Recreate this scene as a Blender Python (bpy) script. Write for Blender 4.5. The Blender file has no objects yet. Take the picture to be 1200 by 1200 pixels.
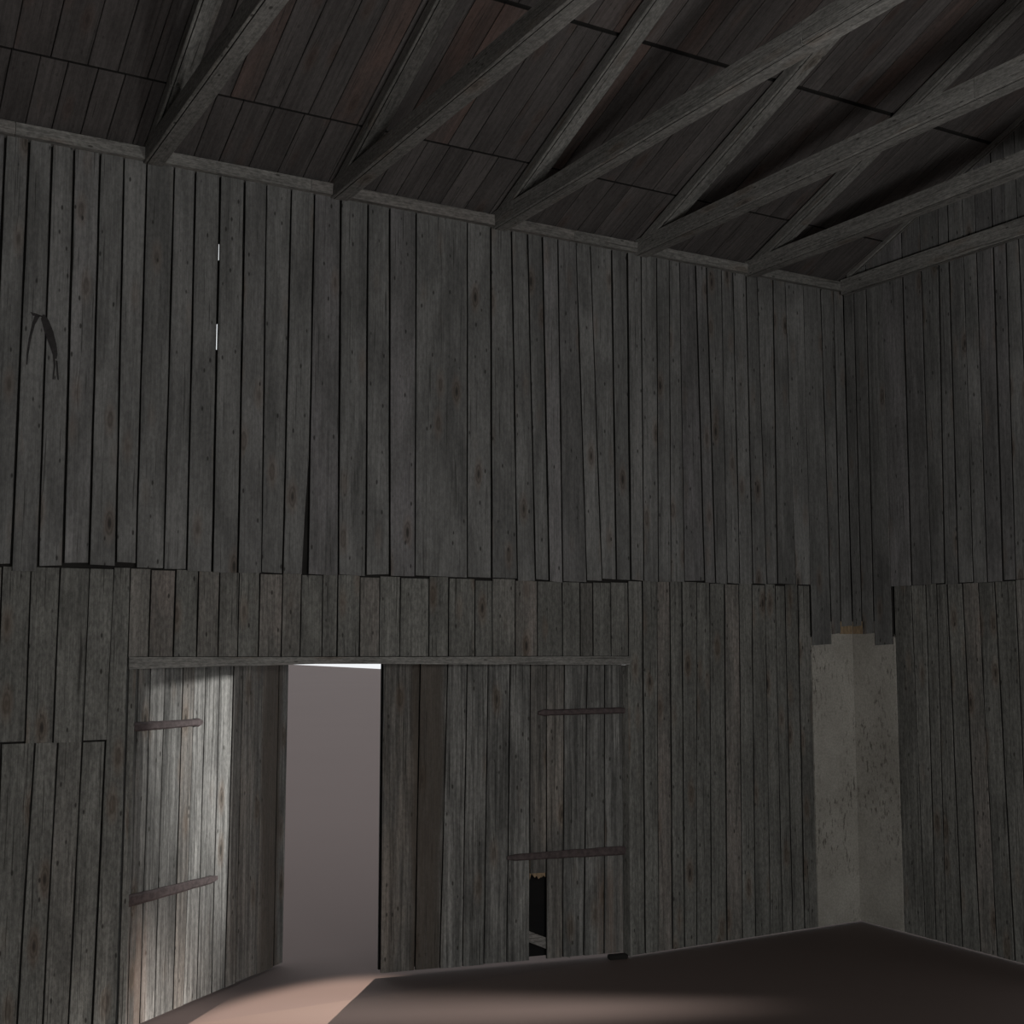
import bpy, bmesh, math, random
from mathutils import Vector, Matrix
random.seed(11)
S = bpy.context.scene
COL = S.collection

# ------------------------------------------------------------------ materials
def nt(name):
    m = bpy.data.materials.new(name); m.use_nodes = True
    t = m.node_tree; t.nodes.clear()
    out = t.nodes.new('ShaderNodeOutputMaterial'); b = t.nodes.new('ShaderNodeBsdfPrincipled')
    t.links.new(b.outputs[0], out.inputs[0])
    return m, t, b

class G:
    """small node-graph helper"""
    def __init__(s, t): s.t = t
    def n(s, kind, **kw):
        x = s.t.nodes.new(kind)
        for k, v in kw.items(): setattr(x, k, v)
        return x
    def link(s, a, b): s.t.links.new(a, b)
    def put(s, sock, v):
        if isinstance(v, (int, float)): sock.default_value = v
        elif isinstance(v, (tuple, list)): sock.default_value = v
        else: s.link(v, sock)
    def math(s, op, a, b=None, c=None, clamp=False):
        x = s.n('ShaderNodeMath', operation=op); x.use_clamp = clamp
        s.put(x.inputs[0], a)
        if b is not None: s.put(x.inputs[1], b)
        if c is not None: s.put(x.inputs[2], c)
        return x.outputs[0]
    def vec(s, x, y, z):
        c = s.n('ShaderNodeCombineXYZ')
        for i, v in enumerate((x, y, z)): s.put(c.inputs[i], v)
        return c.outputs[0]
    def noise(s, v, scale=1, detail=3, rough=.55, dist=0):
        x = s.n('ShaderNodeTexNoise'); s.link(v, x.inputs['Vector'])
        x.inputs['Scale'].default_value = scale; x.inputs['Detail'].default_value = detail
        x.inputs['Roughness'].default_value = rough; x.inputs['Distortion'].default_value = dist
        return x.outputs[0]
    def ramp(s, f, lo, hi, a=0., b=1.):
        x = s.n('ShaderNodeMapRange'); x.clamp = True; x.interpolation_type = 'SMOOTHSTEP'
        s.put(x.inputs[0], f)
        for i, v in enumerate((lo, hi, a, b)): x.inputs[i + 1].default_value = v
        return x.outputs[0]
    def mix(s, f, a, b, mode='MIX'):
        x = s.n('ShaderNodeMix', data_type='RGBA', blend_type=mode)
        s.put(x.inputs[0], f)
        for sock, v in ((x.inputs[6], a), (x.inputs[7], b)):
            if isinstance(v, tuple) and len(v) == 3: v = (*v, 1)
            s.put(sock, v)
        return x.outputs[2]

def wood(name, base, alt, dark, contrast=1., rough=.85, knots=1., streak=.5, grain=1., stain=None, pits=1., bump=.35, speck=1., bl=(.80, 1.14)):
    """weathered boards: uv.x = across (m), uv.y = along (m), colour attribute 'bd' = per-board random"""
    m, t, b = nt(name); g = G(t)
    uv = g.n('ShaderNodeUVMap'); uv.uv_map = 'uv'
    sp = g.n('ShaderNodeSeparateXYZ'); g.link(uv.outputs[0], sp.inputs[0])
    at = g.n('ShaderNodeAttribute'); at.attribute_name = 'bd'
    sc = g.n('ShaderNodeSeparateColor'); g.link(at.outputs['Color'], sc.inputs[0])
    r1, r2, r3 = sc.outputs[0], sc.outputs[1], sc.outputs[2]
    seed = g.math('MULTIPLY', r3, 57.)
    u, v = sp.outputs[0], sp.outputs[1]
    # knots bend the grain
    kv = g.vec(g.math('MULTIPLY', u, 7.5), g.math('MULTIPLY', v, 2.4), seed)
    vo = g.n('ShaderNodeTexVoronoi'); g.link(kv, vo.inputs['Vector']); vo.inputs['Scale'].default_value = 1.
    vc = g.n('ShaderNodeSeparateColor'); g.link(vo.outputs['Color'], vc.inputs[0])
    ok = g.math('GREATER_THAN', vc.outputs[0], .50)
    kd = vo.outputs['Distance']
    near = g.math('MULTIPLY', g.ramp(kd, .05, .42, 1, 0), ok)
    ub = g.math('ADD', u, g.math('MULTIPLY', near, .012))
    fine = g.noise(g.vec(g.math('MULTIPLY', ub, 150), g.math('MULTIPLY', v, 3.5), seed), 1, 4, .65)
    mid = g.noise(g.vec(g.math('MULTIPLY', ub, 38), g.math('MULTIPLY', v, .9), seed), 1, 3, .55, .3)
    blot = g.noise(g.vec(g.math('MULTIPLY', u, 5), g.math('MULTIPLY', v, 1.1), seed), 1, 4, .6, .6)
    crk = g.noise(g.vec(g.math('MULTIPLY', ub, 95), g.math('MULTIPLY', v, 1.6), g.math('ADD', seed, 9.)), 1, 2, .5)
    rag = g.noise(g.vec(g.math('MULTIPLY', u, 60), g.math('MULTIPLY', v, 25), seed), 1, 3, .7)
    # board tone
    tone = g.math('ADD', 1 - .2 * contrast, g.math('MULTIPLY', r1, .4 * contrast))
    tone = g.math('MULTIPLY', tone, g.ramp(fine, .3, .7, 1 - .30 * grain, 1 + .22 * grain))
    tone = g.math('MULTIPLY', tone, g.ramp(mid, .32, .68, 1 - streak * .62, 1 + streak * .45))
    tone = g.math('MULTIPLY', tone, g.ramp(blot, .3, .7, bl[0], bl[1]))
    tone = g.math('MULTIPLY', tone, g.ramp(rag, .3, .7, 1 - .12 * speck, 1 + .14 * speck))
    c = g.mix(g.math('MULTIPLY', g.ramp(r2, .45, 1.), g.ramp(blot, .35, .7, .35, 1.)), base, alt)
    c = g.mix(1., c, g.vec(tone, tone, tone), 'MULTIPLY')
    # cracks and nail pits
    ck = g.math('MULTIPLY', g.ramp(crk, .64, .72), .7)
    c = g.mix(ck, c, dark)
    core = g.math('MULTIPLY', g.math('MULTIPLY', g.ramp(kd, .04, .16, 1, 0), ok), .9 * knots)
    ring = g.math('MULTIPLY', g.math('MULTIPLY', g.math('SUBTRACT', 1., g.ramp(g.math('ABSOLUTE', g.math('SUBTRACT', kd, .16)), 0., .05)), ok), .45 * knots)
    warm = tuple(x * y for x, y in zip(alt, (1.15, .85, .62)))
    c = g.mix(g.math('MULTIPLY', near, .4 * knots), c, warm)
    c = g.mix(ring, c, dark); c = g.mix(core, c, dark)
    pt = g.n('ShaderNodeTexVoronoi'); g.link(g.vec(g.math('MULTIPLY', u, 22), g.math('MULTIPLY', v, 9), g.math('ADD', seed, 3.)), pt.inputs['Vector'])
    pt.inputs['Scale'].default_value = 1.
    ps = g.n('ShaderNodeSeparateColor'); g.link(pt.outputs['Color'], ps.inputs[0])
    pit = g.math('MULTIPLY', g.math('MULTIPLY', g.ramp(pt.outputs['Distance'], .09, .20, 1, 0), g.math('GREATER_THAN', ps.outputs[0], .66)), .85 * pits)
    c = g.mix(pit, c, dark)
    if stain:   # a run-down water stain, in the leaf's own coordinates
        tc = g.n('ShaderNodeTexCoord'); so = g.n('ShaderNodeSeparateXYZ'); g.link(tc.outputs['Object'], so.inputs[0])
        wob = g.noise(g.vec(g.math('MULTIPLY', so.outputs[0], 9), g.math('MULTIPLY', so.outputs[2], .8), 3.), 1, 3, .6)
        xx = g.math('ADD', so.outputs[0], g.math('MULTIPLY', g.math('SUBTRACT', wob, .5), .16))
        d = g.math('ABSOLUTE', g.math('SUBTRACT', xx, stain[0]))
        st = g.math('MULTIPLY', g.ramp(d, stain[1] * .55, stain[1], 1, 0), g.ramp(mid, .25, .65, .62, 1.))
        c = g.mix(g.math('MULTIPLY', st, .82), c, stain[2])
        # rusty brown runs under the hinge straps
        d2 = g.ramp(g.math('ABSOLUTE', g.math('SUBTRACT', xx, .12)), .03, .16, 1, 0)
        z2 = g.ramp(so.outputs[2], .5, .85, 1, 0)
        rn = g.math('MULTIPLY', g.math('MULTIPLY', d2, z2), g.ramp(mid, .35, .6, .05, .5))
        c = g.mix(rn, c, (.13, .085, .062))
    g.link(c, b.inputs['Base Color'])
    b.inputs['Roughness'].default_value = rough
    b.inputs['Specular IOR Level'].default_value = .25
    h = g.math('ADD', g.math('MULTIPLY', fine, .7), g.math('ADD', g.math('MULTIPLY', mid, .9), g.math('MULTIPLY', rag, .35)))
    h = g.math('SUBTRACT', h, g.math('ADD', ck, g.math('MULTIPLY', core, .5)))
    bp = g.n('ShaderNodeBump'); bp.inputs['Strength'].default_value = bump; bp.inputs['Distance'].default_value = .006
    g.link(h, bp.inputs['Height']); g.link(bp.outputs[0], b.inputs['Normal'])
    return m

def plain(name, col, rough=.8, var=.25, scale=(6, 6, 6), bump=.2, metallic=0.):
    m, t, b = nt(name); g = G(t)
    tc = g.n('ShaderNodeTexCoord'); mp = g.n('ShaderNodeMapping'); mp.inputs['Scale'].default_value = scale
    g.link(tc.outputs['Object'], mp.inputs[0])
    n1 = g.noise(mp.outputs[0], 1, 5, .6)
    k = g.ramp(n1, .25, .75, 1 - var, 1 + var)
    g.link(g.mix(1., (*col, 1), g.vec(k, k, k), 'MULTIPLY'), b.inputs['Base Color'])
    b.inputs['Roughness'].default_value = rough; b.inputs['Metallic'].default_value = metallic
    b.inputs['Specular IOR Level'].default_value = .3
    bp = g.n('ShaderNodeBump'); bp.inputs['Strength'].default_value = bump; bp.inputs['Distance'].default_value = .01
    g.link(n1, bp.inputs['Height']); g.link(bp.outputs[0], b.inputs['Normal'])
    return m

M_WALL = wood('weathered_wall_boards', (.150, .150, .146), (.152, .146, .150), (.022, .021, .019), .55, streak=.20, grain=.5, pits=1., speck=1.3, bl=(.70, 1.18))
M_LOW = wood('weathered_low_boards', (.152, .151, .140), (.155, .136, .124), (.022, .020, .018), .6, streak=.24, grain=.7, bump=.8, speck=2., bl=(.72, 1.16))
M_DOOR = wood('weathered_door_boards', (.150, .149, .142), (.138, .124, .110), (.025, .024, .020), .6, streak=.62, grain=1.0, speck=1.5, bl=(.66, 1.2),
              stain=(1.56, .15, (.060, .048, .038)), bump=1.)
M_ROOF = wood('roof_boards', (.082, .075, .073), (.100, .068, .059), (.02, .018, .017), .7, streak=.25, grain=.4, knots=.6, pits=.5)
M_BEAM = wood('rough_sawn_beams', (.175, .172, .162), (.170, .158, .148), (.04, .038, .034), .2, streak=.12, grain=.7, knots=.8, bump=.7, speck=2.2)
M_BACK = plain('dark_back_and_seam_shade', (.014, .013, .012), .95, .3, (3, 3, 3))
M_HOLE_DARK = plain('painted_hole_darkness', (.004, .004, .004), .95, .3, (3, 3, 12))
M_IRON = plain('rusty_hinge_iron', (.060, .046, .046), .75, .35, (30, 30, 30), .3)
M_RAW = plain('raw_broken_wood', (.22, .16, .10), .9, .35, (80, 80, 20), .4)
M_FLOOR = plain('smooth_earth_floor', (.106, .079, .071), .9, .03, (.8, .8, .8), .05)
M_GROUND = plain('bare_yard_ground', (.102, .077, .072), .95, .03, (.2, .2, .2), .02)
M_STAIN = plain('dark_sap_stain', (.028, .026, .026), .9, .3, (20, 20, 20))

def plaster():
    m, t, b = nt('old_lime_plaster'); g = G(t)
    tc = g.n('ShaderNodeTexCoord'); o = tc.outputs['Object']
    s = g.n('ShaderNodeSeparateXYZ'); g.link(o, s.inputs[0])
    h = g.math('ADD', s.outputs[0], s.outputs[1]); h2 = g.math('SUBTRACT', s.outputs[0], s.outputs[1])
    fl = g.noise(g.vec(g.math('MULTIPLY', h2, 45), g.math('MULTIPLY', h, 3.), g.math('MULTIPLY', s.outputs[2], 13)), 1, 4, .65)
    bl = g.noise(o, 2.2, 4, .6); gr = g.noise(o, 60, 2, .6)
    big = g.noise(o, 1.6, 2, .5)
    c = g.mix(g.ramp(bl, .3, .7), (.262, .250, .222), (.345, .332, .300))
    k = g.ramp(gr, .25, .75, .85, 1.12); c = g.mix(1., c, g.vec(k, k, k), 'MULTIPLY')
    c = g.mix(g.math('MULTIPLY', g.math('MULTIPLY', g.ramp(fl, .54, .64), g.ramp(big, .40, .58)), .85), c, (.08, .07, .06))
    g.link(c, b.inputs['Base Color']); b.inputs['Roughness'].default_value = .9
    bp = g.n('ShaderNodeBump'); bp.inputs['Strength'].default_value = .3; bp.inputs['Distance'].default_value = .004
    g.link(g.math('SUBTRACT', gr, fl), bp.inputs['Height']); g.link(bp.outputs[0], b.inputs['Normal'])
    return m
M_PLAS = plaster()

# ------------------------------------------------------------------ mesh helpers
class MB:
    def __init__(s):
        s.bm = bmesh.new(); s.uv = s.bm.loops.layers.uv.new('uv'); s.c = s.bm.loops.layers.color.new('bd')
    def face(s, vs, uvs, col, mi=0):
        try: f = s.bm.faces.new(vs)
        except ValueError: return
        f.material_index = mi
        for l, q in zip(f.loops, uvs): l[s.uv].uv = q; l[s.c] = (*col, 1)
    def build(s, name, mat, parent=None, loc=None):
        me = bpy.data.meshes.new(name); bmesh.ops.recalc_face_normals(s.bm, faces=s.bm.faces[:])
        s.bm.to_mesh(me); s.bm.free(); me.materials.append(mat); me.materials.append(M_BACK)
        o = bpy.data.objects.new(name, me); COL.objects.link(o)
        if parent: o.parent = parent
        if loc: o.location = loc
        return o

def rcol(): return (random.random(), random.random(), random.random())

def board(mb, fr, L, R, z0, z1, t=.024, lift=0., gap=.004, ch=.003, n=None, jit=.0018, col=None, z0b=None, z1b=None, tilt=0., dark_end=False):
    """fr=(O,A,B,N): plane frame; L,R: functions b->a of the two edges; z0/z1 ends on the left edge, z0b/z1b on the right edge"""
    O, A, B, N = fr; col = col or rcol(); off = random.random() * 40
    z0b = z0 if z0b is None else z0b; z1b = z1 if z1b is None else z1b
    n = n or max(2, int(abs(z1 - z0) / .35)); rings = []
    for i in range(n + 1):
        f = i / n; bl = z0 + (z1 - z0) * f; br = z0b + (z1b - z0b) * f
        a0 = L(bl) + gap + random.uniform(-jit, jit); a1 = R(br) - gap + random.uniform(-jit, jit)
        if a1 - a0 < 3 * ch: a1 = a0 + 3 * ch
        w = a1 - a0; fz = lift + tilt * (f - .5)
        prof = [(a0, bl, -t), (a0, bl, -ch), (a0 + ch, bl, 0), (a1 - ch, br, 0), (a1, br, -ch), (a1, br, -t)]
        rings.append([(mb.bm.verts.new(O + A * a + B * b_ + N * (d + fz)), (a + off, b_)) for a, b_, d in prof])
    k = 6
    for i in range(n):
        for j in range(k):
            q = [rings[i][j], rings[i][(j + 1) % k], rings[i + 1][(j + 1) % k], rings[i + 1][j]]
            mb.face([x[0] for x in q], [x[1] for x in q], col, 1 if j in (0, 4, 5) else 0)  # dark material on the board sides paints shade into the seams
    for r in (rings[0], rings[-1]):
        mb.face([x[0] for x in r], [x[1] for x in r], col, 1 if dark_end else 0)  # dark ends paint shade into the gaps between roof rows

def box(mb, x0, x1, y0, y1, z0, z1, along=1, col=None, ch=.004):
    """timber box in world axes; along = axis index of the grain"""
    col = col or rcol(); off = random.random() * 40
    lo = [x0, y0, z0]; hi = [x1, y1, z1]
    vs = {}
    for i in (0, 1):
        for j in (0, 1):
            for k in (0, 1): vs[i, j, k] = mb.bm.verts.new(((x0, x1)[i], (y0, y1)[j], (z0, z1)[k]))
    F = [[(0,0,0),(0,1,0),(0,1,1),(0,0,1)], [(1,0,0),(1,0,1),(1,1,1),(1,1,0)], [(0,0,0),(0,0,1),(1,0,1),(1,0,0)],
         [(0,1,0),(1,1,0),(1,1,1),(0,1,1)], [(0,0,0),(1,0,0),(1,1,0),(0,1,0)], [(0,0,1),(0,1,1),(1,1,1),(1,0,1)]]
    for fi, f in enumerate(F):
        uvs = []
        for key in f:
            p = vs[key].co; oth = [a for a in range(3) if a != along and a != fi // 2]
            a = p[oth[0]] if oth else 0
            if along == fi // 2: oth = [x for x in range(3) if x != along]; uvs.append((p[oth[0]] + off, p[oth[1]]))
            else: uvs.append((a + off + fi * .31, p[along]))
        mb.face([vs[key] for key in f], uvs, col)

def beam(mb, p0, p1, hw, up, down, wx=Vector((1, 0, 0)), vertical_cut=True, col=None):
    """timber between two points in a plane normal to wx; up/down = vertical offsets of its top and bottom"""
    col = col or rcol(); off = random.random() * 40
    p0 = Vector(p0); p1 = Vector(p1); L = (p1 - p0).length; n = 6; rings = []
    for i in range(n + 1):
        f = i / n; c = p0.lerp(p1, f); j = lambda: random.uniform(-.0025, .0025)
        pr = [(-hw + j(), down + .005, 0), (-hw + .005 + j(), down, .005), (-hw + .017, down, .015), (-hw + .0205, down + .008, .020), (-hw + .024, down, .025), (hw - .005 + j(), down + j(), .10), (hw + j(), down + .005, .105), (hw, up, .3), (-hw, up, .42)]
        rings.append([(mb.bm.verts.new(c + wx * a + Vector((0, 0, h))), (off + q, f * L)) for a, h, q in pr])
    k = 9
    for i in range(n):
        for j2 in range(k):
            q = [rings[i][j2], rings[i][(j2 + 1) % k], rings[i + 1][(j2 + 1) % k], rings[i + 1][j2]]
            uvs = [x[1] for x in q]
            if j2 == 8: uvs = [(off + .55, uvs[0][1]), (off + .70, uvs[1][1]), (off + .70, uvs[2][1]), (off + .55, uvs[3][1])]
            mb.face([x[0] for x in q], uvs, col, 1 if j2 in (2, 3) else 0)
    for r in (rings[0], rings[-1]): mb.face([x[0] for x in r], [x[1] for x in r], col)

def prop(o, label=None, cat=None, group=None, kind=None):
    for k, v in (('label', label), ('category', cat), ('group', group), ('kind', kind)):
        if v: o[k] = v
    return o
def empty(name, loc=(0, 0, 0), rz=0):
    o = bpy.data.objects.new(name, None); COL.objects.link(o); o.location = loc; o.rotation_euler = (0, 0, rz)
    o.empty_display_size = .2; return o

# ------------------------------------------------------------------ dimensions (metres)
D, XB = 7.93, 7.95            # inner faces of the long wall and of the gable wall
XL, YF = -2.6, -4.07          # the two walls behind the camera
RY = (D + YF) / 2             # ridge
K = .408                      # roof pitch
ZR = 5.60                     # roof boards over the wall plate
def zroof(y): return ZR + K * (D - y) if y > RY else ZR + K * (y - YF)
X = Vector((1, 0, 0)); Y = Vector((0, 1, 0)); Z = Vector((0, 0, 1))
FA = (Vector((0, D, 0)), X, Z, -Y)         # long wall frame: a = x, b = z
FB = (Vector((XB, 0, 0)), Y, Z, -X)        # gable wall frame: a = y, b = z

def edge(s):
    xt, zt, xb, zb = s
    return lambda z, a=xt, b=zt, c=xb, d=zb: c + (a - c) * (z - d) / (b - d)
def const(v): return lambda z: v

A_UP= [(1.069, 5.3, 1.066, 2.96), (1.204, 5.32, 1.216, 2.97), (1.341, 5.35, 1.364, 2.97), (1.497, 5.38, 1.516, 2.98), (1.645, 5.41, 1.675, 2.98), (1.791, 5.44, 1.801, 2.99), (1.967, 5.47, 1.972, 3.0), (2.108, 5.5, 2.119, 3.0), (2.274, 5.53, 2.285, 3.01), (2.443, 5.57, 2.455, 3.01), (2.598, 5.6, 2.618, 3.02), (2.775, 5.63, 2.765, 3.03), (2.943, 5.66, 2.939, 3.03), (3.139, 5.7, 3.161, 3.04), (3.349, 5.11, 3.363, 3.05), (3.52, 5.14, 3.544, 3.05), (3.723, 5.17, 3.735, 3.06), (4.149, 5.24, 4.158, 3.08), (4.344, 5.27, 4.356, 3.09), (4.529, 5.3, 4.572, 3.09), (4.672, 5.32, 4.727, 3.1), (4.801, 5.34, 4.847, 3.1), (4.94, 5.36, 4.968, 3.11), (5.106, 5.39, 5.177, 3.12), (5.241, 5.41, 5.318, 3.12), (5.445, 5.44, 5.462, 3.13), (5.594, 5.47, 5.599, 3.13), (5.728, 5.49, 5.722, 3.14), (5.882, 5.51, 5.863, 3.14), (6.012, 5.53, 5.99, 3.15), (6.118, 5.12, 6.123, 2.97), (6.286, 5.14, 6.322, 2.97), (6.402, 5.16, 6.437, 2.97), (6.557, 5.18, 6.561, 2.98), (6.686, 5.19, 6.697, 2.98), (6.826, 5.21, 6.834, 2.99), (6.948, 5.23, 6.982, 2.99), (7.121, 5.25, 7.104, 2.99), (7.267, 5.27, 7.304, 3.0), (7.480, 5.31, 7.480, 3.01), (7.677, 5.33, 7.696, 3.01), (7.83, 5.35, 7.816, 3.01)]
A_MIDL= [(1.182, 2.71, 1.186, 1.84), (1.349, 2.71, 1.346, 1.84), (1.525, 2.71, 1.519, 1.83)]
A_DOOR= [1.899, 2.055, 2.203, 2.343, 2.473, 2.612, 2.771, 2.902, 3.054, 3.165, 3.329, 3.476, 3.632, 3.858, 4.014, 4.229, 4.371, 4.565, 4.756, 4.974, 5.135, 5.252, 5.418]
A_LOW= [(5.718, 2.8, 5.709, 0.34), (5.858, 2.8, 5.837, 0.33), (5.984, 2.81, 5.968, 0.31), (6.103, 2.81, 6.084, 0.3), (6.258, 2.81, 6.209, 0.29), (6.389, 2.81, 6.353, 0.27), (6.54, 2.82, 6.508, 0.26), (6.693, 2.82, 6.665, 0.24), (6.829, 2.82, 6.798, 0.23), (6.977, 2.83, 6.959, 0.21), (7.089, 2.83, 7.087, 0.2), (7.194, 2.83, 7.197, 0.19), (7.337, 2.83, 7.328, 0.17)]
A_LL= [(1.057, 1.75, 1.064, 0.29), (1.243, 1.74, 1.208, 0.27), (1.374, 1.73, 1.351, 0.25), (1.518, 1.73, 1.496, 0.23)]
B_UP= [(7.603, 4.98, 7.624, 3.0), (7.48, 4.95, 7.48, 2.99), (7.24, 4.91, 7.248, 2.98), (7.039, 4.86, 7.042, 2.97), (6.863, 4.83, 6.903, 2.97), (6.751, 4.8, 6.768, 2.96), (6.608, 4.77, 6.627, 2.95), (6.477, 4.75, 6.49, 2.95), (6.325, 4.71, 6.348, 2.94), (6.208, 4.69, 6.233, 2.93)]
B_LOW= [(7.267, 2.75, 7.242, 0.23), (7.114, 2.75, 7.128, 0.25), (7.0, 2.74, 7.025, 0.27), (6.896, 2.74, 6.874, 0.3), (6.745, 2.74, 6.71, 0.33), (6.589, 2.73, 6.551, 0.36), (6.437, 2.73, 6.397, 0.39)]
DX0, DX1, DZ = 1.78, 5.575, 2.220        # door opening
PX, PZ = 7.47, 2.36                      # plaster patch: left edge, top
ZJ = 2.87                                # joint of upper and lower boarding
ZT = 5.56                                # top of the wall boards
G0 = .022                                # boards stop just short of the ground

def spaced(a, b, w=.15):
    out = []; x = a
    while x < b: out.append(x); x += random.uniform(.8, 1.2) * w
    return out

# ------------------------------------------------------------------ long back wall
wall_back = empty('wall_back', (0, 0, 0)); prop(wall_back, 'weathered grey board wall with the wide double doorway', None, None, 'structure')
mb = MB()
ed = [const(v) for v in spaced(XL, .95)[:-1]] + [const(.93)] + [edge(s) for s in A_UP]
cz = len(ed)
ends = {}
for i in range(cz - 1):
    L, R = ed[i], ed[i + 1]; a = L(4.)
    if a > 7.45: break
    lo = ZJ - .025 + random.uniform(-.012, .012) + (.0 if a < 5 else .02)
    if 1.05 < a < 1.2: lo -= .02
    if 1.3 < a < 1.7: lo += .03
    dark = rcol()
    if abs(a - 2.775) < .03: R = lambda z, q=R: q(z) - .035 * max(0, min(1, (3.6 - z) / .6))
    if 3.7 < a < 3.75: dark = (.25, .7, .37)
    board(mb, FA, L, R, lo, ZT, lift=random.choice((0, .004, .007)), gap=.007 if 2.1 < a < 2.5 else random.choice((.004, .006, .008)), col=dark, z0b=lo + random.uniform(-.008, .008))
# boards of the corner, broken off over the plaster
cx = [const(PX), edge((7.677, 5.33, 7.696, 3.01)), edge((7.83, 5.35, 7.816, 3.01)), const(XB - .002)]
zz = [2.355, 2.45, 2.515]
for i in range(3):
    board(mb, FA, cx[i], cx[i + 1], zz[i], ZT, lift=.004, gap=.006, z0b=zz[i] + .01, col=(.3, .2, .11 + .2 * i))
up = mb.build('upper_boarding', M_WALL, wall_back)

mb = MB()   # lower boards
e = [const(v) for v in spaced(XL, 1.05)[:-1]] + [const(1.02)] + [edge(s) for s in A_MIDL]
for i in range(len(e) - 1):
    lo = 1.79 + random.uniform(-.01, .01)
    board(mb, FA, e[i], e[i + 1], lo, ZJ - .030 + random.uniform(-.008, .012), lift=-.012, gap=.004)
e2 = [const(v) for v in spaced(XL, .95, .15)[:-1]] + [const(.92)] + [edge(s) for s in A_LL] + [edge((1.668, 2.72, 1.634, .21))]
for i in range(len(e2) - 1):
    board(mb, FA, e2[i], e2[i + 1], G0, 1.782 + random.uniform(-.006, .008), lift=-.026, gap=.005)
board(mb, FA, edge(A_MIDL[-1]), edge((1.668, 2.72, 1.661, 1.83)), 1.79, ZJ - .03, lift=-.012, gap=.002)
board(mb, FA, edge((1.668, 2.72, 1.634, .21)), const(1.772), G0, ZJ - .02, lift=-.010, gap=.003)
e3 = [const(1.772)] + [const(v) for v in A_DOOR] + [const(5.579)]
for i in range(len(e3) - 1):
    board(mb, FA, e3[i], e3[i + 1], 2.296 - (A_DOOR[max(i - 1, 0)] - 1.8) * .005, ZJ - .034 + random.uniform(-.006, .014), lift=-.012, gap=random.choice((.003, .005)), col=(random.random() * .8, random.uniform(.4, 1), random.random()))
e4 = [const(5.579)] + [edge(s) for s in A_LOW] + [const(PX)]
for i in range(len(e4) - 1):
    board(mb, FA, e4[i], e4[i + 1], G0, ZJ - .012 + random.uniform(-.006, .012), lift=-.012 + random.choice((0, .004)), gap=random.choice((.004, .005, .006)))
low = mb.build('lower_boarding', M_LOW, wall_back)

mb = MB()   # dark boarding behind, with a few chinks that let the sky through
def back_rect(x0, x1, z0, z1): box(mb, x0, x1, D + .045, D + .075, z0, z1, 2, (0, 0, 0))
chinks = [(2.279, .010, [(4.93, 5.05), (4.32, 4.50)]), (2.448, .005, [(5.03, 5.14), (4.40, 4.56)]), (2.612, .004, [(4.60, 4.66)]), (2.77, .006, [(3.09, 3.13)])]
x = XL
for cxx, w, zs in chinks:
    cxx += .017; w = w + .004
    back_rect(x, cxx - w / 2, DZ + .04, ZT); 
    z = DZ + .04
    for a, b in sorted(zs): back_rect(cxx - w / 2, cxx + w / 2, z, a); z = b
    back_rect(cxx - w / 2, cxx + w / 2, z, ZT); x = cxx + w / 2
back_rect(x, XB + .1, DZ + .04, ZT)
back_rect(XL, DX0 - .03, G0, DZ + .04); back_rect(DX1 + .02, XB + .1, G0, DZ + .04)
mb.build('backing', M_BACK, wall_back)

def plaster_panel(wall, fr, a0, a1, name='plaster'):
    O, A, B, N = fr; b_ = bmesh.new(); n = 14
    top = [PZ + .14 * min(1, abs((a0 - (a0 + (a1 - a0) * i / n)) / .18)) + random.uniform(-.004, .004) for i in range(n + 1)]
    fr_v = []
    for i in range(n + 1):
        a = a0 + (a1 - a0) * i / n
        fr_v.append([b_.verts.new(O + A * a + B * zz_ + N * d) for d, zz_ in ((-.006, G0), (-.006, top[i] + .06), (-.044, top[i] + .06), (-.044, G0))])
    for i in range(n):
        for j in range(4):
            b_.faces.new([fr_v[i][j], fr_v[i + 1][j], fr_v[i + 1][(j + 1) % 4], fr_v[i][(j + 1) % 4]])
    b_.faces.new(fr_v[0]); b_.faces.new(fr_v[-1])
    bmesh.ops.recalc_face_normals(b_, faces=b_.faces[:])
    me = bpy.data.meshes.new(name); b_.to_mesh(me); b_.free(); me.materials.append(M_PLAS)
    o = bpy.data.objects.new(name, me); COL.objects.link(o); o.parent = wall; return o
p = plaster_panel(wall_back, FA, PX + .002, XB + .005); p['label'] = 'pale grey plaster bared beside the corner'
mb = MB()
board(mb, FA, const(7.80), const(XB - .002), 2.452, 2.56, t=.01, lift=.0005, gap=0, n=3, jit=.004)
o = mb.build('broken_board_end', M_RAW, wall_back); o['label'] = 'raw yellow-brown broken board end above the plaster'

# dark forked stain on the boards
def strip(bm_, pts, fr, d):
    O, A, B, N = fr; vs = []
    for a, b, w in pts:
        vs.append((bm_.verts.new(O + A * (a - w / 2) + B * b + N * d), bm_.verts.new(O + A * (a + w / 2) + B * b + N * d)))
    for q, r in zip(vs, vs[1:]): bm_.faces.new([q[0], q[1], r[1], r[0]])
b_ = bmesh.new()
strip(b_, [(1.115, 4.405, .01), (1.135, 4.40, .035), (1.165, 4.385, .075), (1.195, 4.39, .03)], FA, .0085)
strip(b_, [(1.155, 4.385, .03), (1.135, 4.33, .018), (1.118, 4.24, .014), (1.108, 4.14, .012), (1.106, 4.075, .008)], FA, .0087)
strip(b_, [(1.192, 4.40, .012), (1.20, 4.37, .045), (1.225, 4.30, .055), (1.252, 4.22, .045), (1.268, 4.16, .030), (1.272, 4.13, .012)], FA, .0089)
strip(b_, [(1.262, 4.15, .012), (1.268, 4.08, .008), (1.262, 4.0, .008)], FA, .0088)
strip(b_, [(1.278, 4.12, .010), (1.285, 4.06, .010), (1.292, 4.0, .008)], FA, .0088)
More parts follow.
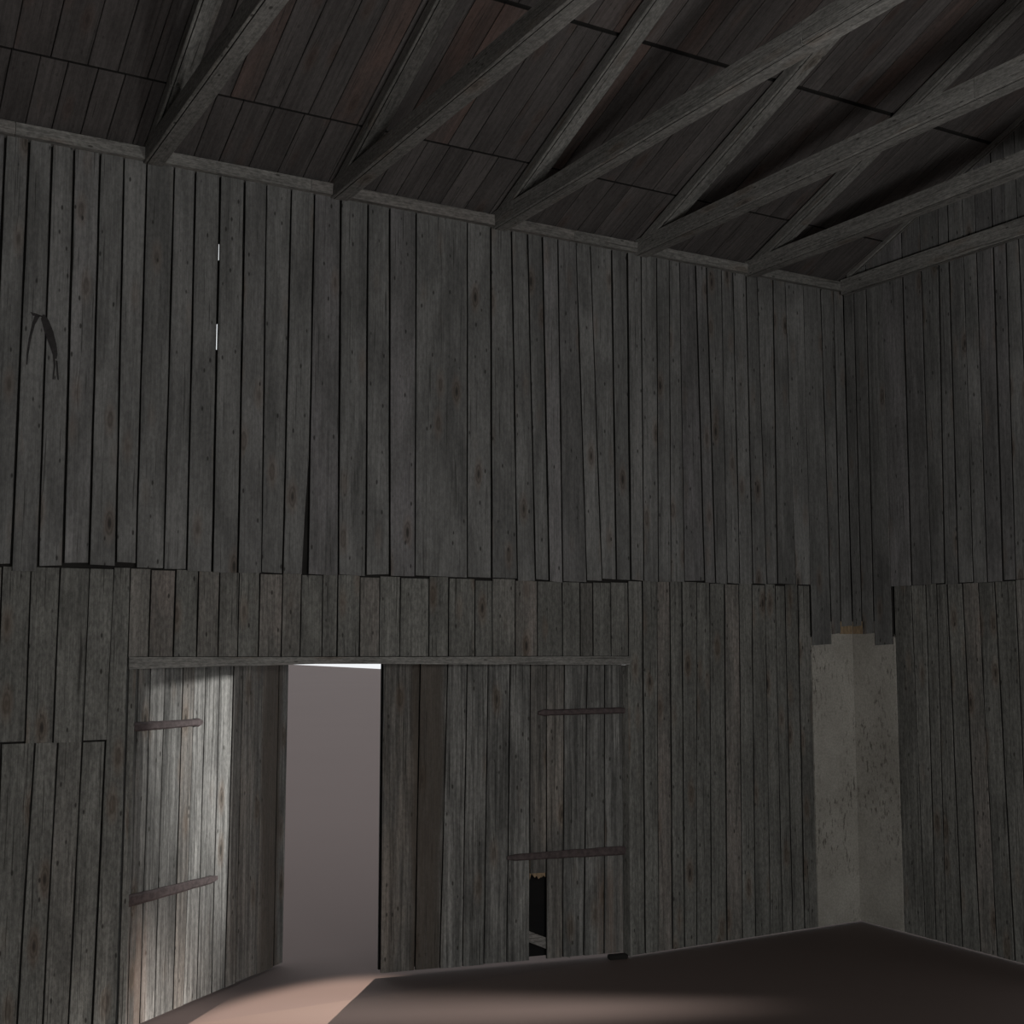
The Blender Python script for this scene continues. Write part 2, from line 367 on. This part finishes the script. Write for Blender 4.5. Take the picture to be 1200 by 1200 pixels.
me = bpy.data.meshes.new('stain'); b_.to_mesh(me); b_.free(); me.materials.append(M_STAIN)
o = bpy.data.objects.new('stain', me); COL.objects.link(o); o.parent = wall_back; o['label'] = 'dark forked stain'

# ------------------------------------------------------------------ gable wall on the right
OPY0, OPY1, OPZ = 5.17, 5.60, 2.495          # slot added out of view in this wall to shape the side beam
wall_right = empty('wall_right'); prop(wall_right, 'weathered grey board gable wall meeting the doorway wall', None, None, 'structure')
mb = MB()
ys = [edge(s) for s in reversed(B_UP)]
rest = [const(v) for v in sorted([6.07 - .15 * i + random.uniform(-.015, .015) for i in range(66)] + [YF])]
ys = rest + ys
for i in range(len(ys) - 1):
    a = ys[i](4.)
    if a > 7.45: break
    inside = a < OPY1 and ys[i + 1](4.) > OPY0
    lo = ZJ - .02 + random.uniform(-.008, .008)
    c = rcol(); lf = random.choice((0, .004, .006))
    board(mb, FB, ys[i], ys[i + 1], lo, 5.50, lift=lf, gap=random.choice((.004, .006, .007)), col=c)
    r0, r1 = ys[i](5.6), ys[i + 1](5.6)
    za, zb = zroof(r0) + .02, zroof(r1) + .02
    board(mb, FB, ys[i], ys[i + 1], 5.503, za, z1b=zb, lift=lf, gap=.004, col=c, n=4)
cy = [const(XB * 0 + D - .002 - .02), edge((7.802, 5.33, 7.815, 3.01)), edge((7.655, 5.33, 7.675, 3.01)), const(7.47)]
cy[0] = const(D - .002)
zz2 = [2.515, 2.45, 2.355]
for i in range(3):
    board(mb, FB, cy[i + 1], cy[i], zz2[i] + .01, 5.50, z0b=zz2[i], lift=.004, gap=.006, col=(.3, .2, .11 + .2 * (2 - i)))
    board(mb, FB, cy[i + 1], cy[i], 5.503, zroof(cy[i + 1](5.6)) + .02, z1b=zroof(cy[i](5.6)) + .02, lift=.002, gap=.003, n=2)
mb.build('upper_boarding', M_WALL, wall_right)
mb = MB()
yl = [const(v) for v in sorted([6.25 - .15 * i + random.uniform(-.015, .015) for i in range(68)] + [YF])] + [edge(s) for s in reversed(B_LOW)] + [const(7.46)]
for i in range(len(yl) - 1):
    a = yl[i](1.)
    inside = a < OPY1 and yl[i + 1](1.) > OPY0
    if abs(yl[i + 1](1.) - OPY1) < .12: pass
    board(mb, FB, yl[i], yl[i + 1], OPZ if inside else G0, ZJ - .026 + random.uniform(-.006, .012), lift=-.012 + random.choice((0, .004)), gap=random.choice((.004, .005, .007)))
mb.build('lower_boarding', M_LOW, wall_right)
mb = MB()
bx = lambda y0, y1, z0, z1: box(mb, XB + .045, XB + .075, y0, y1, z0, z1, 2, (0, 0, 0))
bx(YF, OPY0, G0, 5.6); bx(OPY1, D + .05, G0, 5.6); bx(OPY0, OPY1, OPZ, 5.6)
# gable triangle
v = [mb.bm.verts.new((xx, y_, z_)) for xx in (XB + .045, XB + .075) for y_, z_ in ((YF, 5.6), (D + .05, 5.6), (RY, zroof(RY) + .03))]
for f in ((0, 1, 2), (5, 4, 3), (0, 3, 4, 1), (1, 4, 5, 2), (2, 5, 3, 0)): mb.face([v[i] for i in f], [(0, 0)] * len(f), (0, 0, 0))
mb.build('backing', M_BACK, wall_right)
# frame of the added light slot (out of view)
mb = MB()
box(mb, XB - .03, XB + .12, OPY1, OPY1 + .12, .0, OPZ + .12, 2); box(mb, XB - .03, XB + .12, OPY0 - .12, OPY0, .0, OPZ + .12, 2); box(mb, XB - .03, XB + .12, OPY0, OPY1, OPZ, OPZ + .12, 1)
mb.build('light_slot_frame', M_BEAM, wall_right)
p = plaster_panel(wall_right, FB, 7.462, D + .006); p['label'] = 'pale grey plaster bared beside the corner'
mb = MB()
board(mb, FB, const(7.80), const(D - .002), 2.452, 2.56, t=.01, lift=.0005, gap=0, n=3, jit=.004)
mb.build('broken_board_end', M_RAW, wall_right)
mb = MB()    # raking strip under the roof boards
for s, y0, y1 in ((1, D - .1, RY), (-1, YF + .1, RY)):
    beam(mb, (XB - .030, y0, zroof(y0) - .045), (XB - .030, y1, zroof(y1) - .045), .022, .04, 0)
mb.build('rake_strip', M_BEAM, wall_right)

# ------------------------------------------------------------------ walls behind the camera, plain boards
for nm, lab in (('wall_left', 'plain board gable wall opposite the far gable'), ('wall_front', 'plain board wall opposite the doorway')):
    mb = MB()
    if nm == 'wall_left':
        for y_ in [YF + .3 * i for i in range(40)]:
            y2 = min(y_ + .295, D); a, b2 = zroof(y_) + .02, zroof(y2) + .02
            board(mb, (Vector((XL, 0, 0)), Y, Z, X), const(y_), const(y2), 0, a, z1b=b2, gap=0, n=3)
    else:
        for x_ in [XL + .3 * i for i in range(36)]:
            board(mb, (Vector((0, YF, 0)), X, Z, Y), const(x_), const(min(x_ + .3, XB)), 0, 5.6, gap=0, n=3)
    o = mb.build(nm, M_WALL); prop(o, lab, None, None, 'structure')

# ------------------------------------------------------------------ roof boarding
ceil = empty('ceiling'); prop(ceil, 'lapped brown and grey roof boards over the trusses', None, None, 'structure')
PITCH = math.atan(K); cs = math.cos(PITCH)
for side, nm in ((1, 'roof_boarding'), (-1, 'roof_boarding')):
    mb = MB()
    if side == 1: O = Vector((0, D, ZR)); B = Vector((0, -cs, math.sin(PITCH))); N = Vector((0, -math.sin(PITCH), -cs))
    else: O = Vector((0, YF, ZR)); B = Vector((0, cs, math.sin(PITCH))); N = Vector((0, math.sin(PITCH), -cs))
    fr = (O, X, B, N); tot = (D - RY) / cs
    rows = [(-.35, .562, 0.), (.580, 1.785, .002), (1.818, 3.0, .004), (3.05, 4.25, .004), (4.3, 5.45, .004), (5.5, tot + .005, .004)]
    for ri, (b0, b1, lift) in enumerate(rows):
        xs = [XL - .1]
        while xs[-1] < XB + .15: xs.append(xs[-1] + random.uniform(.15, .21))
        for a0, a1 in zip(xs, xs[1:]):
            c = (random.random(), random.random() * (1. if ri else .55), random.random())
            if ri == 0: c = (c[0] * .8, c[1], c[2])
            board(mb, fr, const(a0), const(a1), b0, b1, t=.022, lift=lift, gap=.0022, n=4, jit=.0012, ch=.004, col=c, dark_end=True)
    # sheathing above, keeps the roof tight
    v = [mb.bm.verts.new(O + X * a + B * b - N * d) for a, b, d in ((XL - .2, -.35, .035), (XB + .3, -.35, .035), (XB + .3, tot + .02, .035), (XL - .2, tot + .02, .035))]
    mb.face(v, [(0, 0)] * 4, (0, 0, 0), 1)
    mb.build(nm, M_ROOF, ceil)

# ------------------------------------------------------------------ wall plate
plate = empty('trim_1'); prop(plate, 'grey timber wall plate under the roof boards', None, None, 'structure')
mb = MB(); 
xs = [XL, .98, 2.9, 5.06, XB - .03]
for a, b in zip(xs, xs[1:]): box(mb, a + .0015, b - .0015, D - .052, D + .04, 5.495, 5.575, 0)
mb.build('wall_plate', M_BEAM, plate)

# ------------------------------------------------------------------ roof trusses
def truss(x, w, label):
    t = empty('roof_truss', (x, RY, 5.47)); prop(t, label, 'roof truss', 'roof trusses spanning the barn')
    c = x
    hw = w / 2; zb = 5.478
    seg = [D - .012, 4.58, .6, YF + .02]
    def mk(name, fn):
        mbx = MB(); fn(mbx); o = mbx.build(name, M_BEAM, t); o.matrix_parent_inverse = Matrix.Translation((-x, -RY, -5.47)); return o
    for a, b in zip(seg, seg[1:]):
        mk('tie_beam', lambda m, a=a, b=b: beam(m, (c, a - .002, zb), (c, b + .002, zb), hw, .125, 0))
    zb2 = lambda y: zroof(y) - .122
    ra = lambda y: zroof(y) - .036
    for s in (1, -1):
        w0 = D if s == 1 else YF
        ysq = [w0 - s * .012, w0 - s * .655, w0 - s * 3.2, RY + s * .002]
        for a, b in zip(ysq, ysq[1:]):
            mk('rafter', lambda m, a=a, b=b: beam(m, (c, a, zb2(a)), (c, b + s * .003, zb2(b + s * .003)), hw, .086, 0))
    mk('king_post', lambda m: box(m, c - hw * .8, c + hw * .8, RY - .07, RY + .07, zb + .148, zroof(RY) - .14, 2))
    return t
truss(1.8275, .125, 'weathered truss landing above the left jamb of the doorway, leftmost of the trusses')
truss(3.1225, .125, 'weathered roof truss landing on the wall above the open gap of the doors')
truss(4.4125, .125, 'weathered roof truss landing on the wall above the door leaf with the hole')
truss(5.7225, .125, 'weathered roof truss landing on the wall just past the right jamb of the doorway')
truss(6.8625, .12, 'weathered roof truss landing between the doorway and the corner, next to the gable tie')
tg = empty('trim_2'); prop(tg, 'long grey tie timber fixed across the gable wall boards', None, None, 'structure')
mb = MB()
for a, b in ((D - .05, 3.9), (3.897, 0), (-.003, YF + .05)): beam(mb, (XB - .045, a, 5.455), (XB - .045, b, 5.455), .036, .135, 0)
mb.build('gable_tie', M_BEAM, tg)

# ------------------------------------------------------------------ doorway frame
fr_ = empty('trim_3'); prop(fr_, 'grey timber lintel and jambs around the doorway', None, None, 'structure')
mb = MB(); rings = []
for x_, zl, zh in ((1.775, 2.219, 2.294), (2.4, 2.230, 2.290), (3.0, 2.240, 2.287), (3.44, 2.2365, 2.284), (4.4, 2.223, 2.279), (5.573, 2.208, 2.275)):
    rings.append([(mb.bm.verts.new((x_, y_, z_)), (q, x_)) for y_, z_, q in ((D - .014, zl, 0), (D - .014, zh, .08), (D + .06, zh, .14), (D + .06, zl, .22))])
for q, w_ in zip(rings, rings[1:]):
    for j in range(4):
        f = [q[j], q[(j + 1) % 4], w_[(j + 1) % 4], w_[j]]; mb.face([v_[0] for v_ in f], [v_[1] for v_ in f], (.3, .3, .2))
for q in (rings[0], rings[-1]): mb.face([v_[0] for v_ in q], [v_[1] for v_ in q], (.3, .3, .2))
o = mb.build('lintel', M_BEAM, fr_)
mb = MB(); box(mb, 1.777, 1.800, D - .020, D + .12, G0, DZ - .002, 2); box(mb, 1.802, 1.820, D - .004, D + .05, G0, DZ - .002, 2, (.2, .5, .5)); mb.build('jamb', M_LOW, fr_)
mb = MB(); box(mb, 5.558, 5.578, D - .004, D + .09, G0, DZ - .014, 2); mb.build('jamb', M_LOW, fr_)

# ------------------------------------------------------------------ door leaves
def leaf(name, loc, ang, L, seams, zb, face, label, hole=None, bars=()):
    """local x = distance from the hinge; local y = normal, the inner face at y=0 looks to face*y"""
    root = empty(name, (loc[0], loc[1], 0), ang); prop(root, label, None, None, 'structure')
    N = Vector((0, face, 0)); fr = (Vector((0, 0, 0)), X, Z, N)
    mbx = MB(); top = 2.32; nn = len(seams) - 1
    for i in range(nn):
        a, b = seams[i], seams[i + 1]
        at, ab = (a if isinstance(a, tuple) else (a, a)); bt, bb = (b if isinstance(b, tuple) else (b, b))
        L_ = edge((at, 2., ab, .3)); R_ = edge((bt, 2., bb, .3))
        col = rcol(); kw = dict(gap=random.choice((.0025, .0035, .0045)), col=col, lift=random.choice((0, -.003)), jit=.0015)
        if hole and hole[0] == i:
            board(mbx, fr, L_, R_, hole[2], top, **kw)
        else: board(mbx, fr, L_, R_, zb + (random.uniform(0, .006)), top, **kw)
    pn = mbx.build('plank_panel', M_DOOR, root)
    # added skin, painted black as the darkness behind a hole, and its ledges
    mbx = MB()
    y0, y1 = sorted((-face * .075, -face * .10))
    box(mbx, .01, L - .0, y0, y1, zb + .01, 2.30, 2, (0, 0, 0))
    mbx.build('added_dark_skin', M_HOLE_DARK, root)
    mbx = MB(); y0, y1 = sorted((-face * .028, -face * .074))
    for z_ in (.95, 1.95): box(mbx, .02, L - .03, y0, y1, z_, z_ + .12, 0)
    mbx.build('ledge', M_BACK, root)
    if hole:
        u0, u1 = seams[hole[0]][1], seams[hole[0] + 1][1]
        mbx = MB(); 
        pr = [(u0 - .2, .02), (u0 - .2, .10), (u1 + .2, .33), (u1 + .2, .25)]
        ff = [Vector((a, -face * .030, b)) for a, b in pr]; bb_ = [Vector((a, -face * .055, b)) for a, b in pr]
        vf = [mbx.bm.verts.new(q) for q in ff]; vb = [mbx.bm.verts.new(q) for q in bb_]; col = rcol()
        uvq = [(b, a) for a, b in pr]
        mbx.face(vf, uvq, col); mbx.face(list(reversed(vb)), uvq, col)
        for i in range(4): mbx.face([vf[i], vb[i], vb[(i + 1) % 4], vf[(i + 1) % 4]], uvq[:4], col)
        o = mbx.build('brace', M_BEAM, root); o['label'] = 'slanting brace showing through the hole'
        # splintered raw end
        b_ = bmesh.new(); n = 9; zt = hole[2] + .10; col = rcol()
        base = [(u0 + .006 + (u1 - u0 - .012) * i / n, hole[2] - random.choice((.0, .02, .035, .045))) for i in range(n + 1)]
        up_ = [b_.verts.new((a, -face * .006, zt)) for a, _ in base]; dn = [b_.verts.new((a, -face * .012, z_)) for a, z_ in base]
        up2 = [b_.verts.new((a, -face * .024, zt)) for a, _ in base]; dn2 = [b_.verts.new((a, -face * .022, z_)) for a, z_ in base]
        for i in range(n):
            for q in ((up_[i], up_[i + 1], dn[i + 1], dn[i]), (up2[i], dn2[i], dn2[i + 1], up2[i + 1]), (dn[i], dn[i + 1], dn2[i + 1], dn2[i]), (up_[i], up2[i], up2[i + 1], up_[i + 1])): b_.faces.new(q)
        me = bpy.data.meshes.new('splintered_end'); b_.to_mesh(me); b_.free(); me.materials.append(M_RAW)
        o = bpy.data.objects.new('splintered_end', me); COL.objects.link(o); o.parent = root; o['label'] = 'pale splintered end of the broken board'
    for bar in bars: strap(root, face, *bar)
    return root

def strap(root, face, u0, z0, u1, z1, h0, h1, kind):
    """hinge strap lying on the leaf: tapered bar with a worn tip"""
    b_ = bmesh.new(); n = 14; rings = []
    for i in range(n + 1):
        f = i / n; u = u0 + (u1 - u0) * f; z_ = z0 + (z1 - z0) * f; h = h0 + (h1 - h0) * f
        if kind == 'round' and i == n - 1: h *= 1.25
        if i == n: h *= .55
        if i == 0: h *= .92
        z_ += random.uniform(-.002, .002); d = .030 if kind == 'round' else .020
        if i == n: d *= .6
        prof = [(-h / 2, -.001), (-h / 2, d * .6), (-h * .3, d), (h * .3, d), (h / 2, d * .6), (h / 2, -.001)]
        rings.append([b_.verts.new((u, face * (.004 + dd), z_ + hh)) for hh, dd in prof])
    for i in range(n):
        for j in range(6): b_.faces.new([rings[i][j], rings[i][(j + 1) % 6], rings[i + 1][(j + 1) % 6], rings[i + 1][j]])
    b_.faces.new(rings[0]); b_.faces.new(rings[-1]); bmesh.ops.recalc_face_normals(b_, faces=b_.faces[:])
    me = bpy.data.meshes.new('hinge_strap'); b_.to_mesh(me); b_.free(); me.materials.append(M_IRON)
    o = bpy.data.objects.new('hinge_strap', me); COL.objects.link(o); o.parent = root; o['label'] = 'dark rust-brown hinge strap'
    nb = bmesh.new()
    return o

aL = math.atan2(9.05 - 8.0, 3.20 - 1.82)
sL = [(0., 0.), (.055, .05), (.175, .17), (.317, .31), (.50, .49), (.625, .60), (.746, .74), (.907, .90), (1.065, 1.05), (1.177, 1.17), (1.429, 1.43), (1.638, 1.64), (1.765, 1.76)]
leaf('door_1', (1.82, 8.0), aL, 1.76, sL, .016, -1, 'sunlit grey plank door leaf swung outward on two dark straps', bars=(
    (-.005, 1.858, .70, 1.846, .058, .045, 'round'), (-.03, .792, .915, .778, .075, .05, 'flat')))
aR = math.atan2(8.36 - 8.0, 3.69 - 5.555)
sR = [(0., 0.), (.145, .162), (.293, .329), (.482, .501), (.627, .631), (.758, .766), (.92, .94), (1.095, 1.118), (1.26, 1.282), (1.411, 1.45), (1.62, 1.64), (1.895, 1.895)]
leaf('door_2', (5.555, 8.0), aR, 1.893, sR, .036, 1, 'grey plank door leaf standing slightly ajar with a hole low in it', hole=(4, 0, .665), bars=(
    (-.01, 1.857, .70, 1.852, .048, .042, 'round'), (-.01, .797, .948, .792, .068, .045, 'flat')))
root2 = bpy.data.objects['door_2']
b_ = bmesh.new(); bmesh.ops.create_cube(b_, size=1, matrix=Matrix.Translation((.07, .03, .018)) @ Matrix.Diagonal((.15, .06, .034, 1)))
bmesh.ops.bevel(b_, geom=b_.edges[:], offset=.006, segments=2, affect='EDGES')
me = bpy.data.meshes.new('pivot_block'); b_.to_mesh(me); b_.free(); me.materials.append(M_BACK)
o = bpy.data.objects.new('pivot_block', me); COL.objects.link(o); o.parent = root2

# ------------------------------------------------------------------ floor and yard
def slab(name, x0, x1, y0, y1, z0, z1, mat, label):
    b_ = bmesh.new(); bmesh.ops.create_cube(b_, size=1, matrix=Matrix.Translation(((x0 + x1) / 2, (y0 + y1) / 2, (z0 + z1) / 2)) @ Matrix.Diagonal((x1 - x0, y1 - y0, z1 - z0, 1)))
    me = bpy.data.meshes.new(name); b_.to_mesh(me); b_.free(); me.materials.append(mat)
    o = bpy.data.objects.new(name, me); COL.objects.link(o); prop(o, label, None, None, 'structure'); return o
slab('floor', XL - .05, XB + .08, YF - .05, D + .06, -.12, 0, M_FLOOR, 'smooth brown earth floor inside the barn')
slab('ground', -300, 42, -60, 300, -.6, -.004, M_GROUND, 'flat mauve-grey yard outside the doorway')

# ------------------------------------------------------------------ light
w = bpy.data.worlds.new('World'); S.world = w; w.use_nodes = True
bg = w.node_tree.nodes['Background']; bg.inputs[0].default_value = (.98, 1., 1.02, 1); bg.inputs[1].default_value = .92

def lamp(name, kind, loc, target, energy, col, radius=.1, **kw):
    l = bpy.data.lights.new(name, kind); l.energy = energy; l.color = col; l.shadow_soft_size = radius
    for k, v_ in kw.items(): setattr(l, k, v_)
    o = bpy.data.objects.new(name, l); COL.objects.link(o); o.location = loc
    if target: o.rotation_euler = (Vector(target) - Vector(loc)).to_track_quat('-Z', 'Y').to_euler()
    return o
lamp('hanging_lamp', 'POINT', (3.0, .6, 2.75), None, 330, (1., .985, .96), .22)
lamp('low_fill_light', 'POINT', (.6, -2.2, 1.1), None, 530, (1., .99, .97), .7)  # unseen fill light, added behind the camera to soften shadows
lamp('yard_floodlight', 'SPOT', (10.9, 17.2, 8.4), (2.55, 6.85, 0), 27000, (1., .76, .62), .04, spot_size=math.radians(9.2), spot_blend=.35)
lamp('side_beam_light', 'SPOT', (11.2, 3.70, 2.7), (3.2, 9.15, 1.7), 8200, (1., .98, .95), .018, spot_size=math.radians(21.5), spot_blend=1.)
lamp('side_beam_light', 'SPOT', (11.2, 3.87, 2.72), (3.2, 7.7, 0), 10500, (1., .92, .86), .30, spot_size=math.radians(12.5), spot_blend=1.)  # second unseen head, added to make the soft glow on the floor

# ------------------------------------------------------------------ camera
cam = bpy.data.cameras.new('Camera'); co = bpy.data.objects.new('Camera', cam); COL.objects.link(co)
cam.sensor_fit = 'HORIZONTAL'; cam.sensor_width = 36; cam.lens = 18 / math.tan(math.radians(22.5)); cam.clip_end = 1000; cam.clip_start = .05
psi = math.radians(60.27); pt = math.atan(150 / (600 / math.tan(math.radians(22.5))))
d = Vector((math.cos(psi) * math.cos(pt), math.sin(psi) * math.cos(pt), math.sin(pt)))
co.location = (0, 0, 2.4); co.rotation_euler = d.to_track_quat('-Z', 'Y').to_euler()
S.camera = co
S.view_settings.view_transform = 'Standard'; S.view_settings.look = 'None'; S.view_settings.gamma = 1; S.view_settings.use_curve_mapping = False
S.view_settings.exposure = 0
